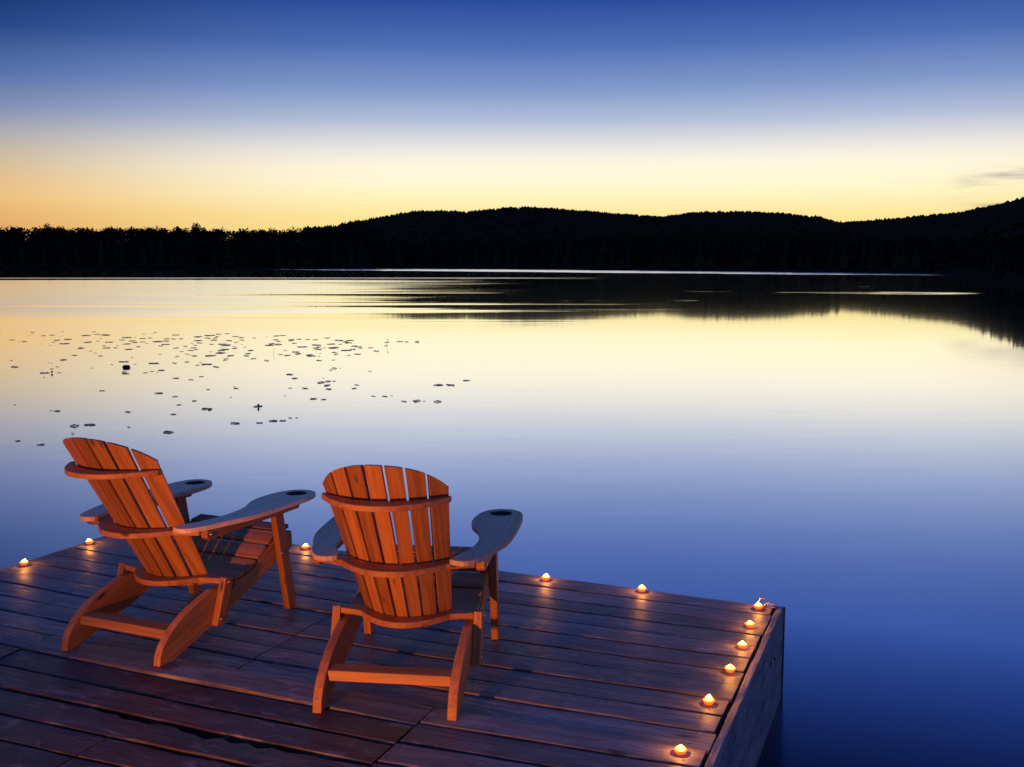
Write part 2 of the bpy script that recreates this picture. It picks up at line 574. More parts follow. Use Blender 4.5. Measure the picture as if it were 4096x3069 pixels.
def leafy(spots, n_leaf, size):
    """rounded broadleaf crowns made of many small leaf clumps"""
    V, Fc = [], []
    for x, y, z, h, r in spots:
        nb = 5
        lobes = [(rng.normal(0, .42 * r), rng.normal(0, .42 * r), h * rng.uniform(.42, .86), r * rng.uniform(.45, .75))
                 for _ in range(nb)]
        lobes.append((0, 0, h * .82, r * .6))
        for k in range(n_leaf):
            lx, ly, lz, lr = lobes[k % len(lobes)]
            d = rng.normal(0, 1, 3)
            d *= lr * rng.uniform(.55, 1.05) / np.linalg.norm(d)
            c = np.array([x + lx + d[0], y + ly + d[1], z + lz + d[2] * 1.0])
            u = rng.normal(0, 1, 3)
            u /= np.linalg.norm(u)
            w = np.cross(u, rng.normal(0, 1, 3))
            w /= np.linalg.norm(w)
            s_ = size * rng.uniform(.6, 1.25)
            b = len(V)
            V += [tuple(c - u * s_), tuple(c + w * s_ * .6), tuple(c + u * s_), tuple(c - w * s_ * .6)]
            Fc.append((b, b + 1, b + 2, b + 3))
    return V, Fc


# ridge and hillside: conifers
spots = []
for k in range(9500):
    a = rng.uniform(-11, 30) if k % 3 else rng.uniform(16, 30)
    ds, D = ip(AZ_SHORE, a), ip(RDIST, a)
    if k < 5800:
        d = D + rng.uniform(-130, 25)
    else:
        d = ds + (D - ds) * rng.uniform(0.12, 0.95)
    x, y = d * math.sin(math.radians(a)), d * math.cos(math.radians(a))
    h = canopy(a) * rng.uniform(0.80, 1.04) * (1.12 if rng.random() < 0.05 else 1)
    spots.append((x, y, ground(a, d) - 0.3, h, h * rng.uniform(0.24, 0.38)))
o = mesh_obj("hillside_forest", *conifers(spots, 0.62), foliage)
tag(o, "dark conifer forest covering the hills across the lake", "forest", kind="stuff")

# the wood along the water's edge
spots, spots2 = [], []
for k in range(1500):
    a = rng.uniform(-34, 34)
    ds = ip(AZ_SHORE, a)
    d = ds + rng.uniform(3, 55 if a < 17 else 30)
    x, y = d * math.sin(math.radians(a)), d * math.cos(math.radians(a))
    h = rng.uniform(9, 15) if a < 17 else rng.uniform(6, 10)
    h = max(1.6, min(h, 0.030 * d - 1.5))
    (spots if rng.random() < 0.55 else spots2).append((x, y, ground(a, d) - 0.3, h, h * rng.uniform(.2, .3)))
o = mesh_obj("shoreline_conifers", *conifers(spots), foliage)
tag(o, "dark evergreen wood lining the far water's edge", "forest", kind="stuff")
for k in range(430):
    a = rng.uniform(-34, -7.5)
    ds = ip(AZ_SHORE, a)
    d = ds + rng.uniform(25, 120)
    h = (CAM_Z + ip(RIDGE, a) * d) * rng.uniform(0.90, 1.0)
    x, y = d * math.sin(math.radians(a)), d * math.cos(math.radians(a))
    spots2.append((x, y, 0.0, h, h * rng.uniform(.17, .26)))
o = mesh_obj("shoreline_woodland", *leafy(spots2, 230, 0.62), foliage)
tag(o, "dense dark broadleaf wood along the left far shore", "forest", kind="stuff")

# single trees that stand out on the left skyline
def make_tree(h, r, seed):
    rs = random.Random(seed)
    root = empty("broadleaf_tree")
    bm = bmesh.new()

    def limb(p, q, r0, r1, n=6):
        p, q = Vector(p), Vector(q)
        d = (q - p).normalized()
        a = d.orthogonal().normalized()
        b = d.cross(a)
        A = [bm.verts.new(p + (a * math.cos(t) + b * math.sin(t)) * r0) for t in [i * 2 * math.pi / n for i in range(n)]]
        B = [bm.verts.new(q + (a * math.cos(t) + b * math.sin(t)) * r1) for t in [i * 2 * math.pi / n for i in range(n)]]
        for i in range(n):
            bm.faces.new((A[i], A[(i + 1) % n], B[(i + 1) % n], B[i]))

    limb((0, 0, -0.5), (0.2, 0, h * 0.45), 0.34, 0.24)
    limb((0.2, 0, h * 0.45), (0, 0.2, h * 0.9), 0.24, 0.05)
    for i in range(6):
        a = rs.uniform(0, 6.28)
        z = h * rs.uniform(.35, .65)
        limb((0.15, 0, z), (r * .7 * math.cos(a), r * .7 * math.sin(a), z + h * rs.uniform(.1, .25)), 0.12, 0.03, 5)
    bm_obj("trunk", bm, bark, root)
    V, Fc = leafy([(0, 0, 0, h, r)], 1100, 0.46)
    mesh_obj("crown", V, Fc, foliage, root)
    return root


SKY_TREES = [  # azimuth, skyline tangent, crown radius, what tells it apart
    (-24.6, .0368, 4.2, "broad low treetop nearest the left edge of the skyline"),
    (-23.38, .0387, 2.2, "narrow pointed treetop, second bump from the left on the skyline"),
    (-22.78, .0373, 2.4, "small rounded treetop just right of the pointed one on the left skyline"),
    (-21.85, .0377, 2.6, "flat-topped treetop standing alone, fourth bump from the left"),
    (-20.59, .0376, 3.8, "wide domed treetop, fifth bump from the left on the skyline"),
    (-19.53, .0360, 2.2, "low thin treetop in the dip between two larger domed trees"),
    (-18.67, .0381, 3.6, "large rounded treetop left of the twin crowns on the left skyline"),
    (-17.96, .0383, 2.9, "left crown of the close pair of treetops on the left skyline"),
    (-17.35, .0398, 3.0, "right crown of the close pair of treetops on the left skyline"),
    (-16.47, .0408, 3.0, "tallest pointed treetop on the left skyline"),
    (-16.05, .0392, 2.6, "shoulder treetop leaning on the right of the tallest one"),
    (-15.36, .0372, 2.6, "treetop stepping down right of the tallest pair on the skyline"),
    (-13.21, .0366, 3.0, "low rounded treetop before the skyline meets the central hill"),
]
protos = [make_tree(19.5, 3.2, s_) for s_ in (1, 2, 3, 4)]
for i, (a, tn, r, lab) in enumerate(SKY_TREES):
    o = protos[i] if i < 4 else copy_tree(protos[i % 4])
    d = ip(AZ_SHORE, a) + 18 + (i * 7) % 20
    h = (CAM_Z + tn * d) * .97
    o.location = (d * math.sin(math.radians(a)), d * math.cos(math.radians(a)), 0.0)
    sc = h / 20.4
    o.scale = (r / 3.2 * 1.0, r / 3.2 * 1.0, sc)
    o.rotation_euler = (0, 0, i * 1.3)
    tag(o, lab, "tree", "trees standing above the left skyline")

# a tiny hut by the far water on the right
hut = empty("hut", (287 * math.sin(math.radians(21.35)), 287 * math.cos(math.radians(21.35)), 0.5), -0.4)
hut.scale = (.5, .5, .5)
tag(hut, "tiny pale hut just above the far waterline near the right headland", "hut")
pale = plain("pale_boards", (0.30, 0.27, 0.24), 0.8)
bm_obj("wall", box(-1.1, 1.1, -.8, .8, 0, 1.5), pale, hut)
bm_obj("roof", prism([(-1.0, 1.45), (1.0, 1.45), (0, 2.2)], "x", -1.3, 1.3), dark_wood, hut)
bm_obj("door", box(-.3, .3, -.84, -.8, 0.05, 1.25), dark_wood, hut)

# ------------------------------------------------------------------ dock
TH = math.radians(158.5)
DOCK_O = (1.317, 5.182)
dock = empty("dock", (DOCK_O[0], DOCK_O[1], DECK), TH)
tag(dock, "weathered grey wooden dock of long planks standing in the lake", "dock")
UC = [0, 1.06, 2.02, 3.06, 4.14]
VL = [  # board lines: distance from the front edge at the five stations, measured along the dock
    [-.030, -.085, -.125, -.185, -.245], [.120, .090, .055, .005, -.075], [.285, .265, .215, .165, .060],
    [.430, .415, .380, .325, .228], [.585, .578, .545, .490, .395], [.742, .745, .718, .655, .560],
    [.905, .918, .885, .815, .735], [1.063, 1.078, 1.050, .980, .902], [1.222, 1.238, 1.222, 1.148, 1.068],
    [1.383, 1.400, 1.388, 1.312, 1.232], [1.536, 1.543, 1.547, 1.476, 1.395], [1.697, 1.708, 1.700, 1.637, 1.565],
    [1.837, 1.880, 1.872, 1.818, 1.750], [1.995, 2.048, 2.040, 1.998, 1.945], [2.155, 2.215, 2.208, 2.185, 2.130],
    [2.310, 2.385, 2.388, 2.365, 2.305], [2.470, 2.550, 2.552, 2.535, 2.480], [2.632, 2.712, 2.715, 2.70, 2.65],
    [2.795, 2.875, 2.88, 2.87, 2.82], [2.96, 3.04, 3.045, 3.035, 2.99], [3.12, 3.20, 3.21, 3.20, 3.16],
    [3.285, 3.365, 3.375, 3.365, 3.33]]
GAPW = {1: .015, 2: .010, 3: .014, 4: .012, 5: .013, 6: .014, 7: .011, 8: .014, 9: .011, 10: .014, 11: .012, 12: .015,
        13: .021, 14: .022, 15: .015, 16: .013}
ROWZ = {0: -.001, 1: .002, 2: .001, 3: -.001, 4: .002, 5: .005, 6: -.002, 7: .006, 8: -.001, 9: .006, 10: -.004,
        11: .006, 12: .006, 13: .006, 14: .003, 15: .004}


def vline(i, u, side_):
    row = list(VL[i])
    if i >= 12 and i <= 16:
        row[1] += .012 if side_ == "L" else -.017
    return float(np.interp(u, UC, row))


def plank(row, u0, u1):
    rs = random.Random(row * 31 + int(u0 * 10))
    sd = "R" if u0 < 0.5 and u1 < 1.5 else "L"
    nseg = max(8, int((u1 - u0) / 0.055))
    g0, g1 = GAPW.get(row, .012) / 2, GAPW.get(row + 1, .012) / 2
    z0 = ROWZ.get(row, 0) * .45 + rs.uniform(-.001, .001)
    ua = u0 + (.004 if u0 > 0.01 else rs.uniform(-.006, .012))
    ub = u1 - (.004 if u1 < 4 else rs.uniform(-.01, .012))
    V, Fc = [], []
    ph = [rs.uniform(0, 6.28) for _ in range(6)]
    for k in range(nseg + 1):
        u = ua + (ub - ua) * k / nseg
        wob = .0012 * math.sin(u * 9 + ph[0]) + .0008 * math.sin(u * 31 + ph[1])
        wob2 = .0012 * math.sin(u * 8 + ph[2]) + .0008 * math.sin(u * 27 + ph[3])
        va = vline(row, u, sd) + g0 + wob
        vb = vline(row + 1, u, sd) - g1 + wob2
        za = zb = z0 + .0015 * math.sin(u * 2.1 + ph[4])
        if row == 11 and 1.05 < u < 3.07:                 # this board has lifted: it shades the one behind it
            q = math.sin(math.pi * min(1, max(0, (u - 1.06) / 1.75))) if u < 2.81 else 0
            za += .017 * q
            zb += .014 * q
        if row == 14 and 1.08 < u < 2.35:                 # rotten, splintered edge
            q = math.sin(math.pi * (u - 1.08) / 1.27)
            va += q * (.021 + .017 * math.sin(u * 15 + 1) * (1 if math.sin(u * 37) > -.3 else -.5)
                       + .007 * math.sin(u * 63))
            za -= .004 * q
        if row == 15 and 1.35 < u < 2.05:
            va += .006 * (1 + math.sin(u * 37) * math.sin(u * 19))
        if row == 14 and 1.5 < u < 2.0:
            zb += .006
        c = .0035 + .0015 * math.sin(u * 15 + ph[5])
        V += [(u, va, za - .040), (u, va, za - c), (u, va + c, za), (u, (va + vb) / 2, (za + zb) / 2 + .001),
              (u, vb - c, zb), (u, vb, zb - c), (u, vb, zb - .040)]
    m = 7
    for k in range(nseg):
        b = k * m
        for j in range(m - 1):
            Fc.append((b + j, b + j + 1, b + m + j + 1, b + m + j))
        Fc.append((b + m - 1, b, b + m, b + 2 * m - 1))
    Fc.append(tuple(reversed(range(m))))
    e = nseg * m
    Fc.append(tuple(range(e, e + m)))
    o = mesh_obj("plank", V, Fc, mossy_shaded_wood if row >= 12 and u1 > 1.1 else deck_wood, dock)
    add_grain(o.data, (1, 0, 0))
    bmn = bmesh.new()
    bmn.from_mesh(o.data)
    bmesh.ops.recalc_face_normals(bmn, faces=bmn.faces)
    bmn.to_mesh(o.data)
    bmn.free()
    # nail heads over the joists
    for uj in (.07, 1.06, 2.02, 3.06, 4.06):
        for du in ((-.028, .028) if uj in (1.06, 2.02, 3.06) else (0,)):
            u = uj + du
            if ua + .01 < u < ub - .01:
                for f in (.22, .78):
                    v = vline(row, u, sd) * (1 - f) + vline(row + 1, u, sd) * f
                    NAILS.append((u + rs.uniform(-.008, .008), v + rs.uniform(-.006, .006), z0))


NAILS = []
for row in range(21):
    if row <= 10:
        cuts = [0, 2.02, 4.14]
    elif row <= 14:
        cuts = [0, 1.06, 3.06, 4.14]
    else:
        cuts = [0, 2.06, 4.14]
    for a, b in zip(cuts, cuts[1:]):
        plank(row, a, b)
V, Fc = [], []
for u, v, z in NAILS:
    b = len(V)
    n = 8
    for i in range(n):
        V.append((u + .0045 * math.cos(i * 2 * math.pi / n), v + .0045 * math.sin(i * 2 * math.pi / n), z + .0042))
    V.append((u, v, z + .0052))
    for i in range(n):
        Fc.append((b + i, b + (i + 1) % n, b + n))
tag(mesh_obj("nail_heads", V, Fc, nail_mat, dock), kind="stuff")


def timber(name, u0, u1, v0, v1, z0, z1, along, mat, bev=.004):
    """long squared timber, subdivided along its length and knocked about a little"""
    rs = random.Random(int(u0 * 1000 + v0 * 77 + z0 * 13))
    L = (v1 - v0) if along == "v" else (u1 - u0)
    n = max(2, int(L / .09))
    V, Fc = [], []
    for k in range(n + 1):
        t = k / n
        j = lambda s_=.0022: rs.uniform(-s_, s_)
        if along == "v":
            v = v0 + (v1 - v0) * t
            ring = [(u0, v, z0), (u0 + j(), v, z1 - bev), (u0 + bev + j(), v, z1 + j(.0015)),
                    (u1 - bev + j(), v, z1 + j(.0015)), (u1 + j(), v, z1 - bev), (u1, v, z0)]
        else:
            u = u0 + (u1 - u0) * t
            ring = [(u, v0, z0), (u, v0 + j(), z1 - bev), (u, v0 + bev + j(), z1 + j(.0015)),
                    (u, v1 - bev + j(), z1 + j(.0015)), (u, v1 + j(), z1 - bev), (u, v1, z0)]
        V += ring
    m = 6
    for k in range(n):
        b = k * m
        for q in range(m):
            Fc.append((b + q, b + (q + 1) % m, b + m + (q + 1) % m, b + m + q))
    Fc.append(tuple(range(m)))
    Fc.append(tuple(reversed(range(n * m, n * m + m))))
    o = mesh_obj(name, V, Fc, mat, dock)
    add_grain(o.data, (0, 1, 0) if along == "v" else (1, 0, 0))
    bmn = bmesh.new()
    bmn.from_mesh(o.data)
    bmesh.ops.recalc_face_normals(bmn, faces=bmn.faces)
    bmn.to_mesh(o.data)
    bmn.free()
    return o


timber("edge_beam", -.042, -.010, -.036, 3.45, -.52, .000, "v", beam_wood)
timber("edge_beam", 4.156, 4.20, -.26, 3.45, -.43, -.012, "v", deck_wood)
fb = timber("front_beam", -.01, 4.36, .012, .052, -.43, -.044, "u", deck_wood)
fb.rotation_euler = (0, 0, -math.atan2(.215, 4.14))
for uj in (.10, 1.06, 2.03, 3.06, 4.05):
    timber("joist", uj - .022, uj + .022, .09, 3.4, -.24, -.046, "v", dark_wood)
bm_obj("corner_post", box(-.047, .010, -.080, -.0375, -1.4, -.012), dark_wood, dock, grain=(0, 0, 1), bevel=.004)
for pu, pv in ((.16, .16), (4.0, .1), (.16, 3.2), (4.0, 3.2), (2.1, 1.8)):
    bm = lathe([(0, -2.2), (.075, -2.2), (.07, -.26), (0, -.26)], 14)
    ob = bm_obj("pile", bm, dark_wood, dock)
    ob.location = (pu, pv, 0)
br = bm_obj("bracket", box(-.050, -.043, .30, .42, -.150, -.118), iron, dock, bevel=.002)
ob = bm_obj("bracket_bolt", lathe([(0, 0), (.010, 0), (.010, .008), (.004, .011), (0, .011)], 10), iron, dock)
ob.location = (-.0505, .335, -.134)
ob.rotation_euler = (0, -math.pi / 2, 0)

# mooring eye lying at the far corner
def torus(R, r, n=28, k=10):
    bm = bmesh.new()
    rings = [[bm.verts.new(((R + r * math.cos(b)) * math.cos(a), r * math.sin(b), (R + r * math.cos(b)) * math.sin(a)))
              for b in [j * 2 * math.pi / k for j in range(k)]] for a in [i * 2 * math.pi / n for i in range(n)]]
    for i in range(n):
        for j in range(k):
            bm.faces.new((rings[i][j], rings[(i + 1) % n][j], rings[(i + 1) % n][(j + 1) % k], rings[i][(j + 1) % k]))
    return bm


def tube(pts, r, n=8):
    bm = bmesh.new()
    rings = []
    for i, p in enumerate(pts):
        p = Vector(p)
        d = (Vector(pts[min(i + 1, len(pts) - 1)]) - Vector(pts[max(i - 1, 0)])).normalized()
        a = d.orthogonal().normalized()
        b = d.cross(a)
        rr = r[i] if isinstance(r, (list, tuple)) else r
        rings.append([bm.verts.new(p + (a * math.cos(t) + b * math.sin(t)) * rr)
                      for t in [j * 2 * math.pi / n for j in range(n)]])
    for A, B in zip(rings, rings[1:]):
        for j in range(n):
            bm.faces.new((A[j], A[(j + 1) % n], B[(j + 1) % n], B[j]))
    bm.faces.new(rings[0])
    bm.faces.new(list(reversed(rings[-1])))
    return bm


def dockpt(u, v, z=0.0):
    c, s_ = math.cos(TH), math.sin(TH)
    return (DOCK_O[0] + u * c - v * s_, DOCK_O[1] + u * s_ + v * c, DECK + z)


me_ = empty("mooring_eye", dockpt(.060, .004, .001), 0.0)
me_.scale = (1.35, 1.35, 1.5)
tag(me_, "rusty iron mooring eye and shackle behind the candle at the dock's far corner", "mooring eye")
ob = bm_obj("ring", torus(.0135, .0028), iron, me_, smooth=True)
ob.location = (0.002, 0, .0165)
bm_obj("base_plate", box(-.013, .013, -.010, .010, 0, .004), iron, me_, bevel=.001)
ob = bm_obj("shackle", tube([(.012, -.002, .010), (.024, -.004, .013), (.040, -.012, .012), (.052, -.020, .008),
                             (.056, -.026, .005), (.050, -.030, .004), (.034, -.022, .004), (.020, -.012, .004)], .003),
            iron, me_, smooth=True)
# ------------------------------------------------------------------ garden chairs
HWB, HWT = .190, .252          # half width of the back at seat and at top


def halfw(z):
    return HWB + (HWT - HWB) * (z - .28) / .63


def back_s(lat, z):            # rear face of the barrel-shaped back (distance forward of the rear feet)
    q = lat / halfw(z)
    return .450 - .62 * (z - .28) - .126 * (1 - q * q)


def top_z(lat):
    q = abs(lat) / .252
    return .994 - .070 * q ** 2 - .042 * q ** 5


def resample(pts, n):
    out = []
    for i in range(len(pts)):
        p0, p1, p2, p3 = pts[i - 1], pts[i], pts[(i + 1) % len(pts)], pts[(i + 2) % len(pts)]
        for k in range(n):
            t = k / n
            out.append(tuple(.5 * (2 * p1[j] + (p2[j] - p0[j]) * t + (2 * p0[j] - 5 * p1[j] + 4 * p2[j] - p3[j]) * t * t
                                   + (3 * p1[j] - p0[j] - 3 * p2[j] + p3[j]) * t ** 3) for j in range(2)))
    return out


def make_chair(name):
    c = empty(name)
    # side rails that run from the seat down to the ground behind
    rail_out = [(0.0, 0.0), (.062, 0.0), (.124, .021), (.277, .065), (.404, .098), (.527, .142), (.641, .186),
                (.815, .246), (.940, .282), (.968, .300), (.966, .362), (.935, .384), (.880, .382), (.830, .363), (.780, .335),
                (.720, .300), (.660, .268), (.610, .250), (.540, .241), (.450, .246), (.354, .245), (.286, .226),
                (.225, .208), (.175, .190), (.120, .163), (.067, .128), (.030, .090), (.008, .050)]
    for sx in (-1, 1):
        bm_obj("side_rail", prism(rail_out, "x", sx * .245, sx * .281), cedar, c, grain=(0, 1, .33), bevel=.003)
    # seat slats across the rails
    for sc, zc, sl in ((.470, .247, .0), (.560, .245, .10), (.648, .266, .48), (.735, .312, .60), (.822, .364, .55),
                       (.910, .390, .15)):
        bm = box(-.276, .276, -.0405, .0405, 0.001, .021)
        bmesh.ops.rotate(bm, verts=bm.verts, cent=(0, 0, 0), matrix=Matrix.Rotation(math.atan(sl), 3, "X"))
        bmesh.ops.translate(bm, verts=bm.verts, vec=(0, sc, zc))
        bm_obj("seat_slat", bm, cedar, c, grain=(1, 0, 0), bevel=.004)
    bm_obj("front_apron", box(-.262, .262, .969, .991, .292, .372), cedar, c, grain=(1, 0, 0), bevel=.005)
    # rear stretcher
    bm_obj("stretcher", prism([(.078, .100), (.150, .106), (.156, .141), (.084, .139)], "x", -.244, .244), cedar, c,
           grain=(1, 0, 0), bevel=.003)
    for sx in (-1, 1):
        bm_obj("leg", prism([(.884, 0), (.946, 0), (.842, .552), (.778, .552)], "x", sx * .2825, sx * .316), cedar, c,
               grain=(0, -.19, 1), bevel=.003)
        bm_obj("rear_post", prism([(.334, .088), (.386, .080), (.398, .095), (.462, .282), (.405, .292)], "x", sx * .2825, sx * .317),
               cedar, c, grain=(0, .34, 1), bevel=.003)
        rr = [(.262, .508), (.930, .508), (.962, .5525), (.250, .5525), (.243, .540), (.245, .520)]
        bm_obj("arm_rail", prism(rr, "x", sx * .3175, sx * .352), cedar, c, grain=(0, 1, 0), bevel=.004)
    # curved cross braces behind the back
    def brace(name_, z0, z1, ends, width, zref):
        L = halfw(zref)
        fr, re = [], []
        n = 18
        for k in range(n + 1):
            lat = -ends + 2 * ends * k / n
            if abs(lat) <= L:
                s0 = back_s(lat, zref) - .0015
            else:
                s0 = back_s(L, zref) - .0015 + (abs(lat) - L) * .05
            fr.append((lat, s0))
            # rear edge follows the curve but straightens towards the ends
            q = min(1.0, abs(lat) / ends)
            re.append((lat, s0 - width[0] * (1 - q ** 3) - width[1] * q ** 3))
        bm_obj(name_, prism(fr + re[::-1], "z", z0, z1), cedar, c, grain=(1, 0, 0), bevel=.005, seg=3)

    brace("lower_brace", .262, .287, .2815, (.074, .046), .287)
    brace("middle_brace", .528, .5525, .3165, (.100, .052), .553)
    brace("upper_brace", .822, .845, halfw(.84) + .004, (.088, .030), .845)
    # seven fanned back slats
    nsl = 7
    for i in range(nsl):
        rows = []
        zs = [.232, .42, .60, .78, .88]
        cols = (0, .33, .66, 1)

        def edges(z):
            w = halfw(z)
            pitch = 2 * w / nsl
            g = .0055 if z > .5 else .005
            return -w + i * pitch + g, -w + (i + 1) * pitch - g

        bm = bmesh.new()
        fr, re = [], []
        for k in range(len(zs) + 1):
            F_, R_ = [], []
            for f in cols:
                if k < len(zs):
                    z = zs[k]
                    a, b = edges(z)
                    lat = a + (b - a) * f
                else:
                    a, b = edges(.95)
                    lat = a + (b - a) * f
                    z = top_z(lat)
                    a, b = edges(z)
                    lat = a + (b - a) * f
                a2, b2 = edges(z)
                sa, sb = back_s(a2, z), back_s(b2, z)
                s_ = sa + (sb - sa) * f                    # flat board across the barrel
                nx = (sb - sa) / (b2 - a2)
                nv = Vector((-nx, 1, .62)).normalized()
                R_.append(bm.verts.new((lat, s_, z)))
                if k < len(zs):
                    F_.append(bm.verts.new((lat + nv.x * .019, s_ + nv.y * .019, z + nv.z * .019)))
                else:                                      # tops sawn level
                    F_.append(bm.verts.new((lat + nv.x * .023, s_ + .0225, z)))
            fr.append(F_)
            re.append(R_)
        for k in range(len(zs)):
            for j in range(3):
                bm.faces.new((re[k][j], re[k][j + 1], re[k + 1][j + 1], re[k + 1][j]))
                bm.faces.new((fr[k][j + 1], fr[k][j], fr[k + 1][j], fr[k + 1][j + 1]))
            bm.faces.new((re[k][0], re[k + 1][0], fr[k + 1][0], fr[k][0]))
            bm.faces.new((re[k][3], fr[k][3], fr[k + 1][3], re[k + 1][3]))
        for j in range(3):
            bm.faces.new((re[0][j], fr[0][j], fr[0][j + 1], re[0][j + 1]))
            bm.faces.new((re[-1][j], re[-1][j + 1], fr[-1][j + 1], fr[-1][j]))
        bm_obj("back_slat", bm, cedar, c, grain=(0, -.62, 1), bevel=.0025)
    # arms: narrow at the back, paddle-shaped in front, with a round drink holder
    arm_o = [(.225, .175), (.285, .152), (.335, .205), (.375, .330), (.412, .470), (.424, .600), (.428, .780),
             (.424, .920), (.400, 1.010), (.345, 1.048), (.280, 1.040), (.235, .990), (.212, .905), (.208, .800),
             (.228, .705), (.262, .630), (.284, .545), (.290, .440), (.276, .330), (.246, .245)]
    arm_o = resample(arm_o, 3)
    cc, cr = (.318, .962), .052
    for sx in (-1, 1):
        bm = bmesh.new()
        vo = [bm.verts.new((sx * x, y, .5755)) for x, y in arm_o]
        vi = [bm.verts.new((sx * cc[0] + cr * math.cos(t), cc[1] + cr * math.sin(t), .5755))
              for t in [k * 2 * math.pi / 28 for k in range(28)]]
        eds = [bm.edges.new((vo[k], vo[(k + 1) % len(vo)])) for k in range(len(vo))]
        eds += [bm.edges.new((vi[k], vi[(k + 1) % 28])) for k in range(28)]
        r_ = bmesh.ops.triangle_fill(bm, use_beauty=True, use_dissolve=False, edges=eds)
        top = [f for f in bm.faces]
        ext = bmesh.ops.extrude_face_region(bm, geom=top)
        vs = [g for g in ext["geom"] if isinstance(g, bmesh.types.BMVert)]
        bmesh.ops.translate(bm, verts=vs, vec=(0, 0, -.022))
        arm = bm_obj("arm", bm, arm_wood, c, grain=(0, 1, 0), bevel=.0055, seg=3)
        # liner of the drink holder
        lb = lathe([(0, -.024), (.0515, -.024), (.0515, -.003), (.0495, -.003), (.0495, -.021), (0, -.021)], 28)
        bmesh.ops.translate(lb, verts=lb.verts, vec=(sx * cc[0], cc[1], .5755))
        bm_obj("cup_holder", lb, cup_mat, arm)
        for s_, z, lx in ((.272, .531, .352), (.830, .300, .316), (.425, .268, .317), (.362, .112, .317), (.806, .528, .352)):
            ob = bm_obj("bolt", lathe([(0, 0), (.0075, 0), (.0085, .0015), (.006, .005), (0, .0062)], 12), steel, c,
                        smooth=True)
            ob.location = (sx * lx, s_, z)
            ob.rotation_euler = (0, sx * math.pi / 2, 0)
    return c


cup_mat = plain("cup_liner", (0.07, 0.065, 0.06), 0.6)
chair_r = make_chair("adirondack_chair")
chair_l = copy_tree(chair_r)
for ch, loc, hd in ((chair_r, (-.488, 3.876), 7.3), (chair_l, (-1.756, 4.468), 23.7)):
    ch.location = (loc[0], loc[1], DECK + .006)
    ch.rotation_euler = (0, 0, -math.radians(hd))
tag(chair_r, "orange wooden garden chair seen squarely from behind, nearer the candles", "chair",
    "wooden chairs on the dock")
tag(chair_l, "orange wooden garden chair turned aside at the left of the dock", "chair", "wooden chairs on the dock")

# ------------------------------------------------------------------ candles
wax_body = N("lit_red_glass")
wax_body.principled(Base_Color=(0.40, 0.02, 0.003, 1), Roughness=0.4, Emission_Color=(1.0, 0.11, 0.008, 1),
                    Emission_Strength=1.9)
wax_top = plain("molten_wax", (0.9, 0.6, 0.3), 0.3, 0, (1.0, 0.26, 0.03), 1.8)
flame_m = plain("flame", (1, 0.8, 0.4), 0.5, 0, (1.0, 0.50, 0.125), 3.0)
wick_m = plain("wick", (0.02, 0.02, 0.02), 0.9)


def make_candle():
    c = empty("tea_candle")
    bm_obj("holder", lathe([(0, 0), (.0150, 0), (.0195, .005), (.0240, .0135), (.0238, .0150), (.0215, .0145),
                            (.0205, .0120), (0, .0120)], 24), wax_body.m, c, smooth=True)
    bm_obj("wax", lathe([(0, .0121), (.0204, .0124), (.0212, .0147), (.0130, .0165), (0, .0165)], 24), wax_top, c,
           smooth=True)
    bm_obj("wick", tube([(0, 0, .016), (.0006, 0, .021)], .0007, 6), wick_m, c)
    bm_obj("flame", lathe([(0, .0172), (.0080, .0174), (.0160, .0184), (.0176, .0200), (.0152, .0232), (.0110, .0272),
                           (.0066, .0315), (.0030, .0352), (0, .0372)], 18), flame_m, c, smooth=True)
    cl = bpy.data.lights.new("candle_light", "POINT")
    cl.color = (1.0, 0.34, 0.055)
    cl.energy = 0.6
    cl.specular_factor = 0.35
    cl.shadow_soft_size = .004
    lo = link(bpy.data.objects.new("candle_light", cl))
    lo.parent = c
    lo.location = (0, 0, .0460)
    return c


CANDLES = [
    (4.110, 0.800, .0, "lit tea candle at the very left edge of the picture on the dock's side edge"),
    (4.100, 0.300, .0, "lit tea candle on the dock's left edge, below the left chair's arm"),
    (2.800, -0.095, .0, "lit tea candle on the dock's front edge between the two chairs"),
    (1.225, -0.020, .0, "lit tea candle on the front edge just right of the right chair"),
    (0.685, -0.015, .0, "lit tea candle alone midway along the open front edge"),
    (0.070, 0.048, .0, "lit tea candle at the dock's far corner beside the mooring eye"),
    (0.066, 0.338, .0, "second lit candle from the far corner along the right edge"),
    (0.054, 0.628, .0, "third lit candle from the far corner along the right edge"),
    (0.055, 0.932, .0, "fourth lit candle from the far corner along the right edge"),
    (0.075, 1.298, .0, "fifth lit candle from the far corner along the right edge"),
    (0.085, 1.757, .0, "nearest and largest lit candle, at the bottom end of the right edge"),
]
cand0 = make_candle()
for i, (u, v, dz, lab) in enumerate(CANDLES):
    o = cand0 if i == 0 else copy_tree(cand0)
    o.location = dockpt(u, v, .0065)
    o.rotation_euler = (0, 0, i * .9)
    s_ = 1.0 + .06 * math.sin(i * 2.3)
    o.scale = (1.0, 1.0, s_ * .95)
    for part in o.children:
        if part.name.startswith("flame"):                  # no two flames stand alike
            part.scale = (1 + .10 * math.sin(i * 3.1), 1 + .10 * math.cos(i * 1.7), .86 + .08 * math.sin(i * 5.1))
            part.location.z = .0022
            part.rotation_euler = (.16 * math.sin(i * 4.3), .16 * math.cos(i * 2.9), 0)
    tag(o, lab, "candle", "lit tea candles along the dock edge")

# ------------------------------------------------------------------ lily pads
pad_m = N("lily_pad")
pr = pad_m.n("ShaderNodeObjectInfo").outputs["Random"]
pad_m.principled(Base_Color=pad_m.mix(pr, (0.035, 0.036, 0.028, 1), (0.075, 0.062, 0.050, 1)), Roughness=0.34)
pad_m = pad_m.m


